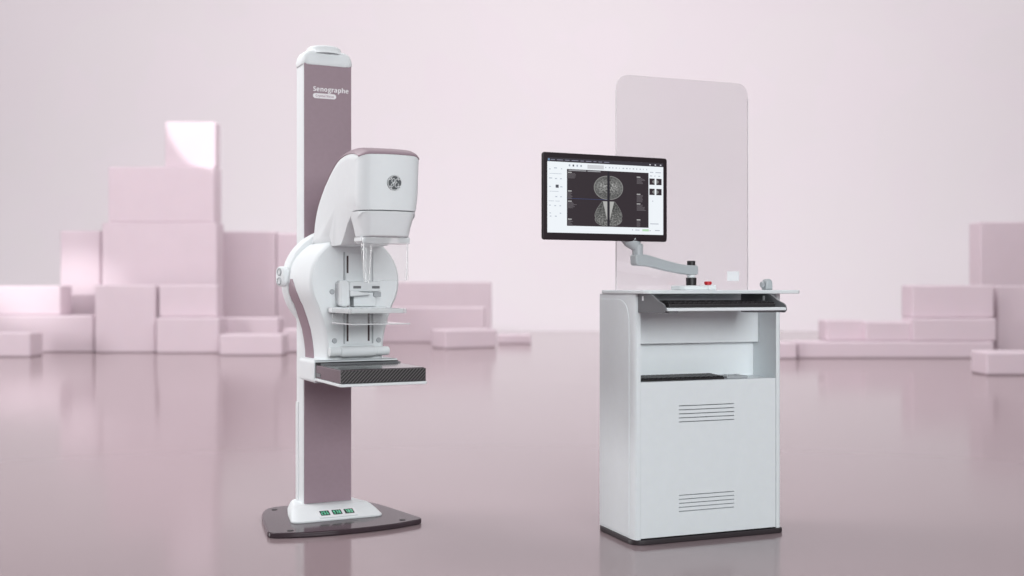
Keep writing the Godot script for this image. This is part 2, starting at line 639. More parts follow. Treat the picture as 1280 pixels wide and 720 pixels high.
func blocks() -> void:
	# left cluster
	var t: float
	var base_l := block(-60, 117, 394, 17.4, 0.0, 0.45, M.block, "long low block under the brightly lit block")
	block(-60, 76, 357, 17.5, base_l, 0.45, M.block, "brightly lit block lying on the long low block")
	block(-20, 38, 416, 16.2, 0.0, 0.45, M.block, "small pink cube on the floor before the long low block")
	var tall := block(127, 271, 278, 18.0, 0.0, 0.45, M.block, "big square pink block carrying the tower's upper blocks")
	block(75, 125.5, 288, 18.3, 0.0, 0.45, M.block, "narrow upright pink block beside the big square block")
	var mid := block(135, 268, 208, 18.05, tall, 0.45, M.block, "broad pink block on top of the big square block")
	block(118, 194.5, 356, 17.3, 0.0, 0.45, M.block, "pink slab leaning flush before the big square block")
	var low := block(194.8, 274, 397, 17.15, 0.0, 0.45, M.block, "low pink block under the small recessed one")
	block(198, 272, 356, 17.35, low, 0.30, M.block, "thin pink block standing on the low block")
	block(272.5, 345, 289, 18.9, 0.0, 0.45, M.block, "wide pink block just right of the tower")
	block(345.5, 420, 291, 18.9, 0.0, 0.45, M.block, "tall pink block partly hidden by the mauve column")
	block(276, 348, 397, 17.6, 0.0, 0.45, M.block, "low pink block behind the small floor block")
	block(274, 353, 418, 16.6, 0.0, 0.45, M.block, "small floor block in front of the low pink one")
	block(353.5, 400, 411, 17.4, 0.0, 0.45, M.block, "low block at the foot of the white column")
	block(206, 269.5, 152, 18.15, mid, 0.3, M.block, "small bright cube topping the tower of blocks")
	# middle, between the machines
	block(470, 614, 352, 24.0, 0.0, 0.45, M.block, "tall pink block far behind the compression paddles")
	block(470, 606, 384, 20.5, 0.0, 0.45, M.block, "long pink block beyond the detector")
	block(553, 626, 412, 18.6, 0.0, 0.55, M.block, "pink low block between the two machines", 30.0)
	block(622, 664, 418, 20.0, 0.0, 0.45, M.block, "small pink block beside the low pink block")
	# right cluster
	var base_r := block(997, 1243, 427, 15.9, 0.0, 0.45, M.block, "long low step of the right staircase")
	block(960, 996.5, 428, 15.8, 0.0, 0.45, M.block, "pink end block of the long low step")
	block(1033, 1081, 400, 16.1, base_r, 0.45, M.block, "small block on the long low step")
	block(1081.5, 1139.5, 402, 16.0, base_r, 0.45, M.block, "wide pink block on the long low step")
	var st := block(1140, 1246, 398, 15.95, base_r, 0.45, M.block, "long pink block under the wider upper step")
	block(1140, 1243, 356, 16.1, st, 0.45, M.block, "upper step of the right staircase")
	block(1246.5, 1340, 357, 16.3, 0.0, 0.45, M.block, "tall pink upright block at the staircase's end")
	block(1225, 1340, 277, 18.2, 0.0, 0.45, M.block, "tallest block of the right staircase, behind the others")
	block(1233, 1330, 440, 12.8, 0.0, 0.45, M.block, "pink floor block standing before the staircase")


# ------------------------------------------------------------------ mammography unit
func bell(wide: float, grow: float) -> PackedVector2Array:
	# front outline of the arm housing: a disc that narrows into a foot
	var cy := 1.026
	var r := 0.19 + grow
	var right := [Vector2(0.118 * wide + grow, 0.700), Vector2(0.119 * wide + grow, 0.74), Vector2(0.123 * wide + grow, 0.78), Vector2(0.131 * wide + grow, 0.83), Vector2(0.145 * wide + grow, 0.88)]
	var o := PackedVector2Array()
	for v in right:
		o.append(v)
	for i in 37:
		var a := deg_to_rad(-30.0 + 240.0 * i / 36)
		o.append(Vector2(cos(a) * r * (1.0 + (wide - 1.0) * 0.8), cy + sin(a) * r))
	for i in range(4, -1, -1):
		o.append(Vector2(-right[i].x, right[i].y))
	return o


func head_bend(v: Vector3) -> Vector3:
	var w := lerpf(0.78, 1.0, smoothstep(1.17, 1.36, v.y))
	if v.z < 0.45:
		w = lerpf(1.0, w, smoothstep(0.30, 0.45, v.z))
	v.x *= w
	v.z += 0.035 * (1.0 - pow(v.x / 0.125, 2)) * smoothstep(0.60, 0.80, v.z)
	return v


func mammography_unit() -> void:
	var u := thing("mammography_unit", Vector3(-0.803, 0, -4.878), deg_to_rad(26.0), "white and mauve mammography machine on a tall column with dark base plate", "medical machine")
	var mb: MB
	# base plate
	var plan := round_poly([Vector2(-0.20, -0.235), Vector2(0.20, -0.235), Vector2(0.265, -0.12), Vector2(0.335, 0.30), Vector2(0.15, 0.36), Vector2(-0.15, 0.36), Vector2(-0.335, 0.30), Vector2(-0.265, -0.12)], [0.05, 0.05, 0.12, 0.045, 0.14, 0.14, 0.045, 0.12], 8)
	mb = MB.new()
	slab(mb, plan, 0.0, 0.022, 0.006)
	var plate := part("base_plate", mb.mesh(M.plate), u)
	for s in [Vector2(-0.192, -0.166), Vector2(0.192, -0.166), Vector2(-0.24, 0.285), Vector2(0.24, 0.285)]:
		mb = MB.new()
		lathe(mb, [Vector2(0, 0.0185), Vector2(0.013, 0.0185), Vector2(0.013, 0.0235), Vector2(0.010, 0.0245), Vector2(0, 0.0245)], Transform3D(Basis(), Vector3(s.x, 0, s.y)), 20)
		part("bolt", mb.mesh(M.black), plate)
	# base cover
	mb = MB.new()
	var rings := []
	for l in [[0.0225, 0.205, -0.175, 0.172], [0.028, 0.205, -0.175, 0.172], [0.045, 0.196, -0.165, 0.125], [0.058, 0.187, -0.158, 0.085], [0.065, 0.178, -0.150, 0.066], [0.068, 0.165, -0.142, 0.052]]:
		var ring := PackedVector3Array()
		for v in round_poly([Vector2(l[1], l[3]), Vector2(l[1] - 0.035, -0.02), Vector2(0.132 + (l[1] - 0.205) * 0.4, l[2]), Vector2(-0.132 - (l[1] - 0.205) * 0.4, l[2]), Vector2(0.035 - l[1], -0.02), Vector2(-l[1], l[3])], [0.05, 0.05, 0.04, 0.04, 0.05, 0.05], 6):
			ring.append(Vector3(v.x, l[0], v.y))
		rings.append(ring)
	loft(mb, rings)
	var cover := part("base_cover", mb.mesh(M.white, 30), u)
	# sloped display strip: plane through (y .028, z .172) and (y .058, z .085)
	var slope := Vector3(0, 0.030, -0.087).normalized()
	var nrm := Vector3.RIGHT.cross(slope).normalized()
	var tf := Transform3D(Basis(Vector3.RIGHT, slope, nrm), Vector3(0.003, 0.0435, 0.131))
	mb = MB.new()
	extr(mb, rrect(0.170, 0.062, 0.006), 0.0, 0.003, 0.001, tf, 2)
	var strip := part("display_strip", mb.mesh(M.sticker), cover)
	for k in 3:
		var q := QuadMesh.new()
		q.size = Vector2(0.040, 0.038)
		q.material = segment_display(40 + k)
		var o := part("display", q, cover)
		o.transform = tf * Transform3D(Basis(), Vector3(-0.054 + k * 0.053, 0.002, 0.0045))
	# column
	mb = MB.new()
	slab(mb, rrect(0.214, 0.120, 0.012, 0, -0.0605), 0.066, 1.974, 0.001)
	var col := part("column", mb.mesh(M.white), u)
	bpart("front_panel", Vector3(-0.1055, 0.069, -0.0005), Vector3(0.1055, 1.972, 0.006), M.mauve, col, 0.002)
	bpart("side_trim", Vector3(-0.1105, 0.069, -0.116), Vector3(-0.106, 0.50, -0.080), M.white, col, 0.0015)
	# cap: rounded rim, shoulder and round boss
	mb = MB.new()
	rings = []
	for l in [[1.966, 0.109, 0.128], [1.970, 0.113, 0.134], [1.986, 0.114, 0.136], [2.006, 0.110, 0.130], [2.022, 0.101, 0.122], [2.030, 0.088, 0.108]]:
		var ring := PackedVector3Array()
		for v in rrect(l[1] * 2, l[2], 0.03, 0, 0.0605, 6):
			ring.append(Vector3(v.x, l[0], -v.y + 0.005))
		rings.append(ring)
	loft(mb, rings)
	var cap := part("column_cap", mb.mesh(M.white, 50), u)
	mb = MB.new()
	lathe(mb, [Vector2(0.086, 2.020), Vector2(0.078, 2.031), Vector2(0.0745, 2.040), Vector2(0.073, 2.048), Vector2(0.066, 2.054), Vector2(0.0, 2.056)], Transform3D(Basis(), Vector3(0, 0, -0.058)), 40)
	part("boss", mb.mesh(M.white, 30), cap)
	lettering("name_lettering", "Senographe", 0.158, 0.0012, M.ink, col, Vector3(0.013, 1.862, 0.0068))
	mb = MB.new()
	extr(mb, rrect(0.104, 0.022, 0.011, -0.0155, 1.833), 0.0062, 0.0074, 0.0)
	var pill := part("model_badge", mb.mesh(M.ink), col)
	lettering("badge_lettering", "Crystal Nova", 0.080, 0.0006, M.pill_ink, pill, Vector3(-0.0155, 1.833, 0.0078))

	# arm: rear drum, front housing, mauve bands
	mb = MB.new()
	var turn_z := Transform3D(Basis(Vector3.RIGHT, PI / 2), Vector3(0, 1.026, 0))   # lathe axis to +z
	lathe(mb, [Vector2(0, 0.008), Vector2(0.15, 0.008), Vector2(0.185, 0.018), Vector2(0.21, 0.04), Vector2(0.223, 0.075), Vector2(0.2265, 0.11), Vector2(0.223, 0.135), Vector2(0.217, 0.148), Vector2(0.20, 0.156), Vector2(0, 0.156)], turn_z, 64)
	var drum := part("rear_housing", mb.mesh(M.white, 30), u)
	mb = MB.new()
	rings = []
	for l in [[0.09, 1.16, 0.0], [0.16, 1.15, 0.0], [0.24, 1.10, 0.002], [0.32, 1.05, 0.002], [0.365, 1.02, 0.0], [0.380, 1.01, -0.004], [0.388, 1.0, -0.012]]:
		var ring := PackedVector3Array()
		for v in bell(l[1], l[2]):
			ring.append(Vector3(v.x, v.y, l[0]))
		rings.append(ring)
	loft(mb, rings)
	var hous := part("front_housing", mb.mesh(M.white, 34), u)
	for s in [-1.0, 1.0]:
		# band: a strip lying on the flank, its upper end rounded to a point
		mb = MB.new()
		var prof := bell(1.0, 0.0)
		var path := []
		for i in 11:
			path.append(prof[i])
		rings = []
		for i in path.size():
			var q: Vector2 = path[i]
			var half := 0.052
			var left := path.size() - 1 - i
			if left == 0:
				half = 0.010
			elif left == 1:
				half = 0.030
			elif left == 2:
				half = 0.042
			var ring := PackedVector3Array()
			for c in [[-1, -0.012], [-1, 0.004], [-0.6, 0.008], [0.6, 0.008], [1, 0.004], [1, -0.012]]:
				var z: float = 0.195 + c[0] * half
				var wide := lerpf(1.16, 1.10, clampf((z - 0.09) / 0.15, 0, 1))
				if z > 0.24:
					wide = lerpf(1.10, 1.05, (z - 0.24) / 0.08)
				var up := clampf((q.y - 0.90) / 0.03, 0, 1)
				var lift: float = c[1] * 0.7 + 0.002
				ring.append(Vector3(s * (q.x * lerpf(wide, 1.0 + (wide - 1.0) * 0.8, up) + lift), q.y, z))
			if s > 0:
				ring.reverse()
			ring.reverse()
			rings.append(ring)
		loft(mb, rings)
		part("side_band", mb.mesh(M.mauve, 50), hous)
	# control pads on both flanks of the drum
	for s in [-1.0, 1.0]:
		mb = MB.new()
		var pf := Transform3D(Basis(Vector3.UP, s * deg_to_rad(72.0)), Vector3(s * 0.212, 1.048, 0.115))
		extr(mb, rrect(0.066, 0.084, 0.026), -0.02, 0.034, 0.010, pf, 4)
		var pad := part("control_pad", mb.mesh(M.white), drum)
		for k in [-1.0, 1.0]:
			mb = MB.new()
			lathe(mb, [Vector2(0, 0.030), Vector2(0.0155, 0.030), Vector2(0.0165, 0.036), Vector2(0.013, 0.038), Vector2(0.011, 0.0355), Vector2(0, 0.035)], pf * Transform3D(Basis(Vector3.RIGHT, PI / 2), Vector3(0, k * 0.019, 0)), 20)
			part("pad_button", mb.mesh(M.grey), pad)

	# tube head
	var side := Transform3D(SIDE, Vector3.ZERO)
	var prof_up := resample(round_poly([Vector2(0.165, 1.16), Vector2(0.215, 1.315), Vector2(0.33, 1.415), Vector2(0.50, 1.505), Vector2(0.62, 1.5255), Vector2(0.735, 1.521), Vector2(0.805, 1.498), Vector2(0.786, 1.288), Vector2(0.715, 1.288), Vector2(0.625, 1.250), Vector2(0.560, 1.208), Vector2(0.505, 1.170)], [0, 0.07, 0.08, 0.09, 0.06, 0.05, 0.018, 0.002, 0.05, 0.05, 0.05, 0], 8), 0.007)
	var grid := pillow(prof_up, 0.125, 0.044, 0.0)
	mb = MB.new()
	loft(mb, grid)
	var head := part("tube_head", mb.mesh(M.white, 30), u)
	# lower head, below the seam
	var prof_lo := resample(round_poly([Vector2(0.690, 1.192), Vector2(0.752, 1.192), Vector2(0.7855, 1.2845), Vector2(0.680, 1.2845), Vector2(0.672, 1.268)], [0.012, 0.008, 0.002, 0.008, 0.012], 5), 0.006)
	mb = MB.new()
	loft(mb, pillow(prof_lo, 0.1245, 0.0435, 0.0))
	part("lower_head", mb.mesh(M.white, 30), u)
	# bridge inside the arch, between the head and the drum
	bpart("neck", Vector3(-0.072, 1.14, 0.20), Vector3(0.072, 1.24, 0.37), M.grey, u, 0.03)
	# mauve lid: a thin shell lying on the top and the back slope of the head
	mb = MB.new()
	var over := pillow(prof_up, 0.125, 0.044, 0.004)
	var under := pillow(prof_up, 0.125, 0.044, -0.003)
	var from := -1
	var to := -1
	for i in prof_up.size():   # the outline runs counter-clockwise as seen from -x, so from the front over the top to the back
		if prof_up[i].x > 0.7 and prof_up[i].y > 1.4885 and prof_up[i].y < 1.4965 and from < 0:
			from = i
		if prof_up[i].x < 0.30 and absf(prof_up[i].y - 1.335) < 0.005:
			to = i
	var span := []
	var step := from
	while step != to:
		span.append(step)
		step = (step + 1) % prof_up.size()
	var r0 := 3
	var r1 := over.size() - 4
	for r in range(r0, r1):
		for i in span.size() - 1:
			var a: int = span[i]
			var b: int = span[i + 1]
			mb.quad(over[r][a], over[r][b], over[r + 1][b], over[r + 1][a])
		for e in [0, span.size() - 1]:
			var a: int = span[e]
			if e == 0:
				mb.quad(under[r][a], over[r][a], over[r + 1][a], under[r + 1][a])
			else:
				mb.quad(over[r][a], under[r][a], under[r + 1][a], over[r + 1][a])
	for i in span.size() - 1:
		var a: int = span[i]
		var b: int = span[i + 1]
		mb.quad(under[r0][a], under[r0][b], over[r0][b], over[r0][a])
		mb.quad(over[r1][a], over[r1][b], under[r1][b], under[r1][a])
	part("head_lid", mb.mesh(M.mauve, 40), head)
	# round emblem on the front of the head
	var ef := Transform3D(Basis(Vector3.RIGHT, deg_to_rad(5.2)), Vector3(0.006, 1.388, 0.8305))
	mb = MB.new()
	lathe(mb, [Vector2(0, -0.006), Vector2(0.0285, -0.006), Vector2(0.0285, 0.0015), Vector2(0.0275, 0.0025), Vector2(0, 0.0025)], ef * Transform3D(Basis(Vector3.RIGHT, PI / 2), Vector3.ZERO), 40)
	var em := part("emblem", mb.mesh(M.emblem, 30), head)
	mb = MB.new()
	var strokes := []
	var ringp := []
	for i in 41:
		ringp.append(Vector2(cos(TAU * i / 40), sin(TAU * i / 40)) * 0.93)
	strokes.append(ringp)
	for k in 4:   # rim curls
		var c := []
		for i in 9:
			var a := TAU * k / 4 + 0.5 + 0.62 * i / 8.0
			c.append(Vector2(cos(a), sin(a)) * (0.88 - 0.16 * sin(PI * i / 8.0)))
		strokes.append(c)
	strokes.append([Vector2(0.02, 0.42), Vector2(-0.14, 0.56), Vector2(-0.36, 0.46), Vector2(-0.42, 0.20), Vector2(-0.28, 0.02), Vector2(-0.08, 0.10), Vector2(-0.02, 0.34), Vector2(-0.10, 0.05), Vector2(-0.16, -0.28), Vector2(-0.32, -0.52), Vector2(-0.52, -0.40), Vector2(-0.42, -0.16), Vector2(-0.10, 0.0), Vector2(0.10, 0.12)])
	strokes.append([Vector2(0.52, 0.34), Vector2(0.36, 0.54), Vector2(0.16, 0.46), Vector2(0.10, 0.22), Vector2(0.30, 0.06), Vector2(0.10, -0.08), Vector2(0.02, -0.36), Vector2(0.20, -0.56), Vector2(0.44, -0.46), Vector2(0.56, -0.22), Vector2(0.42, -0.10)])
	for s in strokes:
		var path3 := []
		for v in s:
			path3.append(ef * Vector3(v.x * 0.0285, v.y * 0.0285, 0.0026))
		tube(mb, path3, 0.0015, 6)
	part("monogram", mb.mesh(M.silver, 60), em)

	# collimator plate and clear face shield
	bpart("collimator_frame", Vector3(-0.094, 1.166, 0.672), Vector3(0.094, 1.191, 0.762), M.acrylic, u, 0.004)
	bpart("collimator_rail", Vector3(-0.097, 1.174, 0.668), Vector3(-0.078, 1.1915, 0.750), M.white, u, 0.003)
	bpart("collimator_rail", Vector3(0.078, 1.174, 0.668), Vector3(0.097, 1.1915, 0.750), M.white, u, 0.003)
	mb = MB.new()
	extr(mb, round_poly([Vector2(-0.088, 0.758), Vector2(-0.088, 0.755), Vector2(0.088, 0.755), Vector2(0.088, 0.758)], [0, 0, 0, 0]), 0, 0.14, 0.0, Transform3D(Basis(Vector3(1, 0, 0), Vector3(0, 0, 1), Vector3(0, -1, 0)), Vector3(0, 1.168, 0)))
	part("face_shield", mb.mesh(M.clear), u)
	for s in [-1.0, 1.0]:
		mb = MB.new()
		tube(mb, [Vector3(s * 0.086, 1.167, 0.752), Vector3(s * 0.085, 1.10, 0.751), Vector3(s * 0.082, 1.03, 0.750)], 0.0028, 8)
		part("shield_rod", mb.mesh(M.acrylic), u)
	mb = MB.new()
	lathe(mb, [Vector2(0.010, 1.02), Vector2(0.014, 1.06), Vector2(0.020, 1.12), Vector2(0.022, 1.1655)], Transform3D(Basis(), Vector3(-0.055, 0, 0.69)), 20)
	part("clear_cone", mb.mesh(M.clear), u)

	# guide panel with two slots
	var gp := bpart("guide_panel", Vector3(-0.042, 0.772, 0.384), Vector3(0.066, 1.142, 0.3915), M.white, hous, 0.0025, 0.012)
	for l in [[-0.0345, 1.06, 1.13], [-0.0345, 0.785, 0.985], [0.0545, 0.785, 0.985]]:
		bpart("slot", Vector3(l[0] - 0.004, l[1], 0.3905), Vector3(l[0] + 0.004, l[2], 0.3925), M.slot, gp, 0.0006)
	for l in [[-0.048, 0.775, 1.145], [0.0715, 0.775, 1.145]]:
		bpart("edge_rail", Vector3(l[0] - 0.0025, l[1], 0.386), Vector3(l[0] + 0.0025, l[2], 0.3945), M.grey, gp, 0.001)
	# carriage of the compression arm
	var car := bpart("carriage", Vector3(-0.045, 0.985, 0.388), Vector3(0.085, 1.026, 0.452), M.white, u, 0.006)
	bpart("carriage_window", Vector3(-0.030, 0.998, 0.4515), Vector3(0.002, 1.008, 0.4535), M.dark_grey, car, 0.0006)
	bpart("carriage_window", Vector3(0.048, 0.998, 0.4515), Vector3(0.080, 1.008, 0.4535), M.dark_grey, car, 0.0006)
	mb = MB.new()
	extr(mb, rrect(0.040, 0.105, 0.016, -0.066, 0.978), 0.386, 0.462, 0.008, Transform3D(), 4)
	part("carriage_grip", mb.mesh(M.white), car)
	mb = MB.new()
	extr(mb, round_poly([Vector2(-0.050, 0.992), Vector2(0.034, 0.978), Vector2(0.034, 0.972), Vector2(-0.050, 0.966)], [0.004, 0.003, 0.003, 0.004]), 0.445, 0.475, 0.004)
	part("release_lever", mb.mesh(M.white), car)
	bpart("carriage_block", Vector3(-0.025, 0.925, 0.388), Vector3(0.070, 0.984, 0.442), M.white, car, 0.006)
	bpart("carriage_step", Vector3(0.056, 0.965, 0.43), Vector3(0.086, 0.984, 0.457), M.grey, car, 0.003)
	# paddle holder and clear paddle
	var hold := bpart("paddle_holder", Vector3(-0.118, 0.902, 0.400), Vector3(0.118, 0.924, 0.448), M.white, u, 0.005)
	mb = MB.new()
	for b in [[Vector3(-0.118, 0.903, 0.4485), Vector3(-0.106, 0.921, 0.66)], [Vector3(0.106, 0.903, 0.4485), Vector3(0.118, 0.921, 0.66)], [Vector3(-0.1055, 0.903, 0.648), Vector3(0.1055, 0.921, 0.66)], [Vector3(-0.1055, 0.910, 0.4485), Vector3(0.1055, 0.913, 0.6475)]]:
		box(mb, b[0], b[1], 0.002)
	part("paddle_frame", mb.mesh(M.acrylic), hold)
	for k in 9:
		bpart("frame_rib", Vector3(-0.096 + k * 0.0235, 0.9135, 0.452), Vector3(-0.092 + k * 0.0235, 0.9195, 0.644), M.acrylic, hold, 0.001)
	mb = MB.new()
	box(mb, Vector3(-0.115, 0.862, 0.45), Vector3(0.115, 0.8645, 0.70), 0.0008)
	box(mb, Vector3(-0.115, 0.8648, 0.45), Vector3(0.115, 0.902, 0.4525), 0.0008)
	part("compression_paddle", mb.mesh(M.clear), hold)
	bpart("paddle_lip", Vector3(-0.116, 0.8605, 0.7002), Vector3(0.116, 0.8655, 0.703), M.acrylic, hold, 0.001)
	bpart("paddle_lip", Vector3(-0.118, 0.8605, 0.45), Vector3(-0.1152, 0.8655, 0.70), M.acrylic, hold, 0.001)
	# knob bar
	mb = MB.new()
	var tx := Transform3D(Basis(Vector3.BACK, -PI / 2), Vector3(0.008, 0.745, 0.415))
	lathe(mb, [Vector2(0, -0.125), Vector2(0.017, -0.125), Vector2(0.0195, -0.120), Vector2(0.0175, -0.085), Vector2(0.0175, -0.082), Vector2(0.0215, -0.078), Vector2(0.0225, -0.072), Vector2(0.0225, 0.056), Vector2(0.0215, 0.062), Vector2(0.0175, 0.066), Vector2(0.0175, 0.070), Vector2(0.0185, 0.105), Vector2(0.017, 0.121), Vector2(0.012, 0.125), Vector2(0, 0.125)], tx, 28)
	part("knob_bar", mb.mesh(M.white, 30), u)
	for s in [Vector2(-0.098, 0.985), Vector2(-0.095, 0.905), Vector2(-0.088, 0.788), Vector2(0.098, 0.788)]:
		mb = MB.new()
		lathe(mb, [Vector2(0.0, 0.380), Vector2(0.0105, 0.380), Vector2(0.0105, 0.391), Vector2(0.009, 0.393), Vector2(0, 0.393)], Transform3D(Basis(Vector3.RIGHT, PI / 2), Vector3(s.x, s.y, 0)), 20)
		part("push_button", mb.mesh(M.grey, 30), hous)

	# detector support and detector
	mb = MB.new()
	slab(mb, round_poly([Vector2(-0.178, 0.405), Vector2(0.178, 0.405), Vector2(0.178, 0.15), Vector2(0.10, 0.07), Vector2(-0.10, 0.07), Vector2(-0.178, 0.15)], [0.004, 0.004, 0.06, 0.04, 0.04, 0.06]), 0.622, 0.712, 0.014, 4)
	part("detector_support", mb.mesh(M.white), u)
	mb = MB.new()
	slab(mb, round_poly([Vector2(-0.174, 0.405), Vector2(-0.174, 0.738), Vector2(0.174, 0.738), Vector2(0.174, 0.405)], [0, 0.012, 0.012, 0]), 0.632, 0.643, 0.003)
	part("detector_tray", mb.mesh(M.white), u)
	var det := bpart("detector", Vector3(-0.171, 0.6435, 0.410), Vector3(0.171, 0.694, 0.728), M.carbon_side, u, 0.003)
	bpart("front_plate", Vector3(-0.169, 0.6445, 0.727), Vector3(0.169, 0.6935, 0.7325), M.carbon, det, 0.0015)
	bpart("top_plate", Vector3(-0.165, 0.6930, 0.44), Vector3(0.165, 0.6962, 0.722), M.detector_top, det, 0.001)
	bpart("rear_bar", Vector3(-0.172, 0.6435, 0.4055), Vector3(0.172, 0.7055, 0.4185), M.black, det, 0.002)
	bpart("rear_rib", Vector3(-0.155, 0.6955, 0.4195), Vector3(0.178, 0.701, 0.432), M.dark_grey, det, 0.001)
	bpart("side_label", Vector3(-0.1722, 0.650, 0.422), Vector3(-0.1708, 0.664, 0.478), M.dark_grey, det, 0.0003)


# ------------------------------------------------------------------ workstation
const CART_X := 0.794
const CART_Z := -4.462
const CART_TURN := 21.0


func cart_point(lx: float, y: float, lz: float) -> Vector3:
	return Transform3D(Basis(Vector3.UP, deg_to_rad(CART_TURN)), Vector3(CART_X, 0, CART_Z)) * Vector3(lx - 0.3275, y, lz)


func workstation() -> void:
	var turn := deg_to_rad(CART_TURN)
	var c := thing("workstation_cart", Vector3(CART_X, 0, CART_Z), turn, "white workstation cabinet with keyboard tray, open niche and clear shield on top", "cabinet")
	var mb: MB
	var L := -0.3275
	# plinth
	mb = MB.new()
	slab(mb, round_poly([Vector2(L - 0.022, 0.006), Vector2(L + 0.668, 0.006), Vector2(L + 0.668, -0.335), Vector2(L - 0.022, -0.335)], [0.06, 0.03, 0.05, 0.06], 8), 0.0, 0.020, 0.004)
	part("plinth", mb.mesh(M.rubber), c)
	# left flank, rounded at the front
	mb = MB.new()
	slab(mb, round_poly([Vector2(L + 0.012, 0.0), Vector2(L + 0.012, -0.325), Vector2(L - 0.014, -0.325), Vector2(L - 0.014, 0.0)], [0.0, 0.0, 0.02, 0.05], 10), 0.0205, 0.977, 0.001)
	part("left_side", mb.mesh(M.cart_white), c)
	mb = MB.new()   # outer panel with a rounded upper front corner
	extr(mb, round_poly([Vector2(-0.31, 0.03), Vector2(-0.045, 0.03), Vector2(-0.045, 0.955), Vector2(-0.31, 0.955)], [0.004, 0.004, 0.10, 0.02], 8), -L + 0.0125, -L + 0.0162, 0.0008, Transform3D(SIDE, Vector3.ZERO), 2)
	part("left_panel", mb.mesh(M.cart_white), c)
	mb = MB.new()
	slab(mb, round_poly([Vector2(L + 0.632, 0.0), Vector2(L + 0.655, 0.0), Vector2(L + 0.655, -0.325), Vector2(L + 0.632, -0.325)], [0.002, 0.015, 0.02, 0.0], 6), 0.0205, 0.977, 0.001)
	part("right_side", mb.mesh(M.cart_white), c)
	# door with vent slits cut through
	var door := CSGBox3D.new()
	door.name = "door"
	door.size = Vector3(0.617, 0.608, 0.018)
	door.position = Vector3(L + 0.3220, 0.329, -0.011)
	door.material = M.cart_white
	c.add_child(door, true)
	for base in [0.472, 0.1195]:
		for k in 5:
			var cut := CSGBox3D.new()
			cut.name = "vent_slit"
			cut.operation = CSGShape3D.OPERATION_SUBTRACTION
			cut.size = Vector3(0.252, 0.0034, 0.04)
			cut.position = Vector3(L + 0.3085, base + k * 0.0158, 0) - Vector3(door.position.x, door.position.y, 0)
			cut.material = M.cart_white
			door.add_child(cut, true)
	bpart("inner_wall", Vector3(L + 0.0125, 0.0205, -0.20), Vector3(L + 0.6315, 0.62, -0.19), M.cart_white, c, 0.001)
	bpart("niche_floor", Vector3(L + 0.0125, 0.620, -0.20), Vector3(L + 0.6315, 0.6325, -0.0205), M.cart_white, c, 0.001)
	bpart("niche_back", Vector3(L + 0.0125, 0.633, -0.185), Vector3(L + 0.6315, 0.977, -0.165), M.cart_white, c, 0.001)
	bpart("upper_box", Vector3(L + 0.0125, 0.775, -0.164), Vector3(L + 0.6312, 0.977, -0.126), M.cart_white, c, 0.0025)
	# desktop
	mb = MB.new()
	slab(mb, rrect(0.704, 0.405, 0.025, L + 0.332, -0.1), 0.9775, 0.9915, 0.003)
	part("desktop", mb.mesh(M.cart_white), c)
	# keyboard tray
	mb = MB.new()
	for sx in [0.0, 0.528]:
		mb = MB.new()
		var prof := round_poly([Vector2(-0.10, 0.905), Vector2(0.205, 0.905), Vector2(0.218, 0.915), Vector2(0.212, 0.938), Vector2(0.16, 0.952), Vector2(0.115, 0.976), Vector2(-0.10, 0.976)], [0.004, 0.006, 0.006, 0.02, 0.03, 0.02, 0.0], 5)
		extr(mb, prof, -(L + sx + 0.006), -(L + sx), 0.001, Transform3D(SIDE, Vector3.ZERO), 1)
		var br := part("tray_bracket", mb.mesh(M.dark_grey), c)
		bpart("bracket_slot", Vector3(L + sx - 0.0008, 0.951, 0.035 if sx == 0.0 else 0.06), Vector3(L + sx + 0.0002, 0.969, 0.048 if sx == 0.0 else 0.073), M.sticker, br, 0.0002)
	bpart("tray", Vector3(L + 0.007, 0.9135, -0.09), Vector3(L + 0.527, 0.9255, 0.222), M.cart_white, c, 0.003)
	bpart("tray_foot", Vector3(L + 0.02, 0.906, 0.15), Vector3(L + 0.06, 0.913, 0.21), M.dark_grey, c, 0.002)
	bpart("tray_foot", Vector3(L + 0.40, 0.906, 0.10), Vector3(L + 0.52, 0.913, 0.20), M.dark_grey, c, 0.002)
	# radiation shield
	mb = MB.new()
	extr(mb, round_poly([Vector2(L + 0.033, 0.992), Vector2(L + 0.659, 0.992), Vector2(L + 0.659, 1.876), Vector2(L + 0.033, 1.876)], [0.0, 0.0, 0.06, 0.06], 10), -0.258, -0.250, 0.0)
	var sh := part("radiation_shield", mb.mesh(M.shield), c)
	bpart("sticker", Vector3(L + 0.556, 1.030, -0.2495), Vector3(L + 0.614, 1.071, -0.2488), M.sticker, sh, 0.0002)
	for sx in [0.0305, 0.6592]:
		bpart("polished_edge", Vector3(L + sx, 0.992, -0.2585), Vector3(L + sx + 0.0026, 1.812, -0.2495), M.shield_edge, sh, 0.0006)

	# keyboards
	keyboard("keyboard", cart_point(0.275, 0.926, 0.095), turn, 0.47, 0.16, 0.022, "black keyboard on the pull-out tray under the desktop")
	keyboard("keyboard", cart_point(0.215, 0.633, -0.088), turn, 0.385, 0.115, 0.012, "thin black keyboard lying in the cabinet's open niche")
	var cr := thing("card_reader", cart_point(0.475, 0.633, -0.085), turn, "small light grey device beside the keyboard in the niche", "device")
	bpart("body", Vector3(-0.05, 0, -0.045), Vector3(0.05, 0.010, 0.045), M.grey, cr, 0.003)
	for k in 2:
		mb = MB.new()
		lathe(mb, [Vector2(0, 0.0095), Vector2(0.012, 0.0095), Vector2(0.011, 0.014), Vector2(0, 0.015)], Transform3D(Basis(), Vector3(-0.024 + 0.048 * k, 0, 0.0)), 16)
		part("key", mb.mesh(M.arm_grey), cr)

	# monitor arm
	var ap := cart_point(0.294, 0.9918, -0.10)
	var mon_turn := deg_to_rad(24.5)
	var mon_x := px(758.2, 4.315)
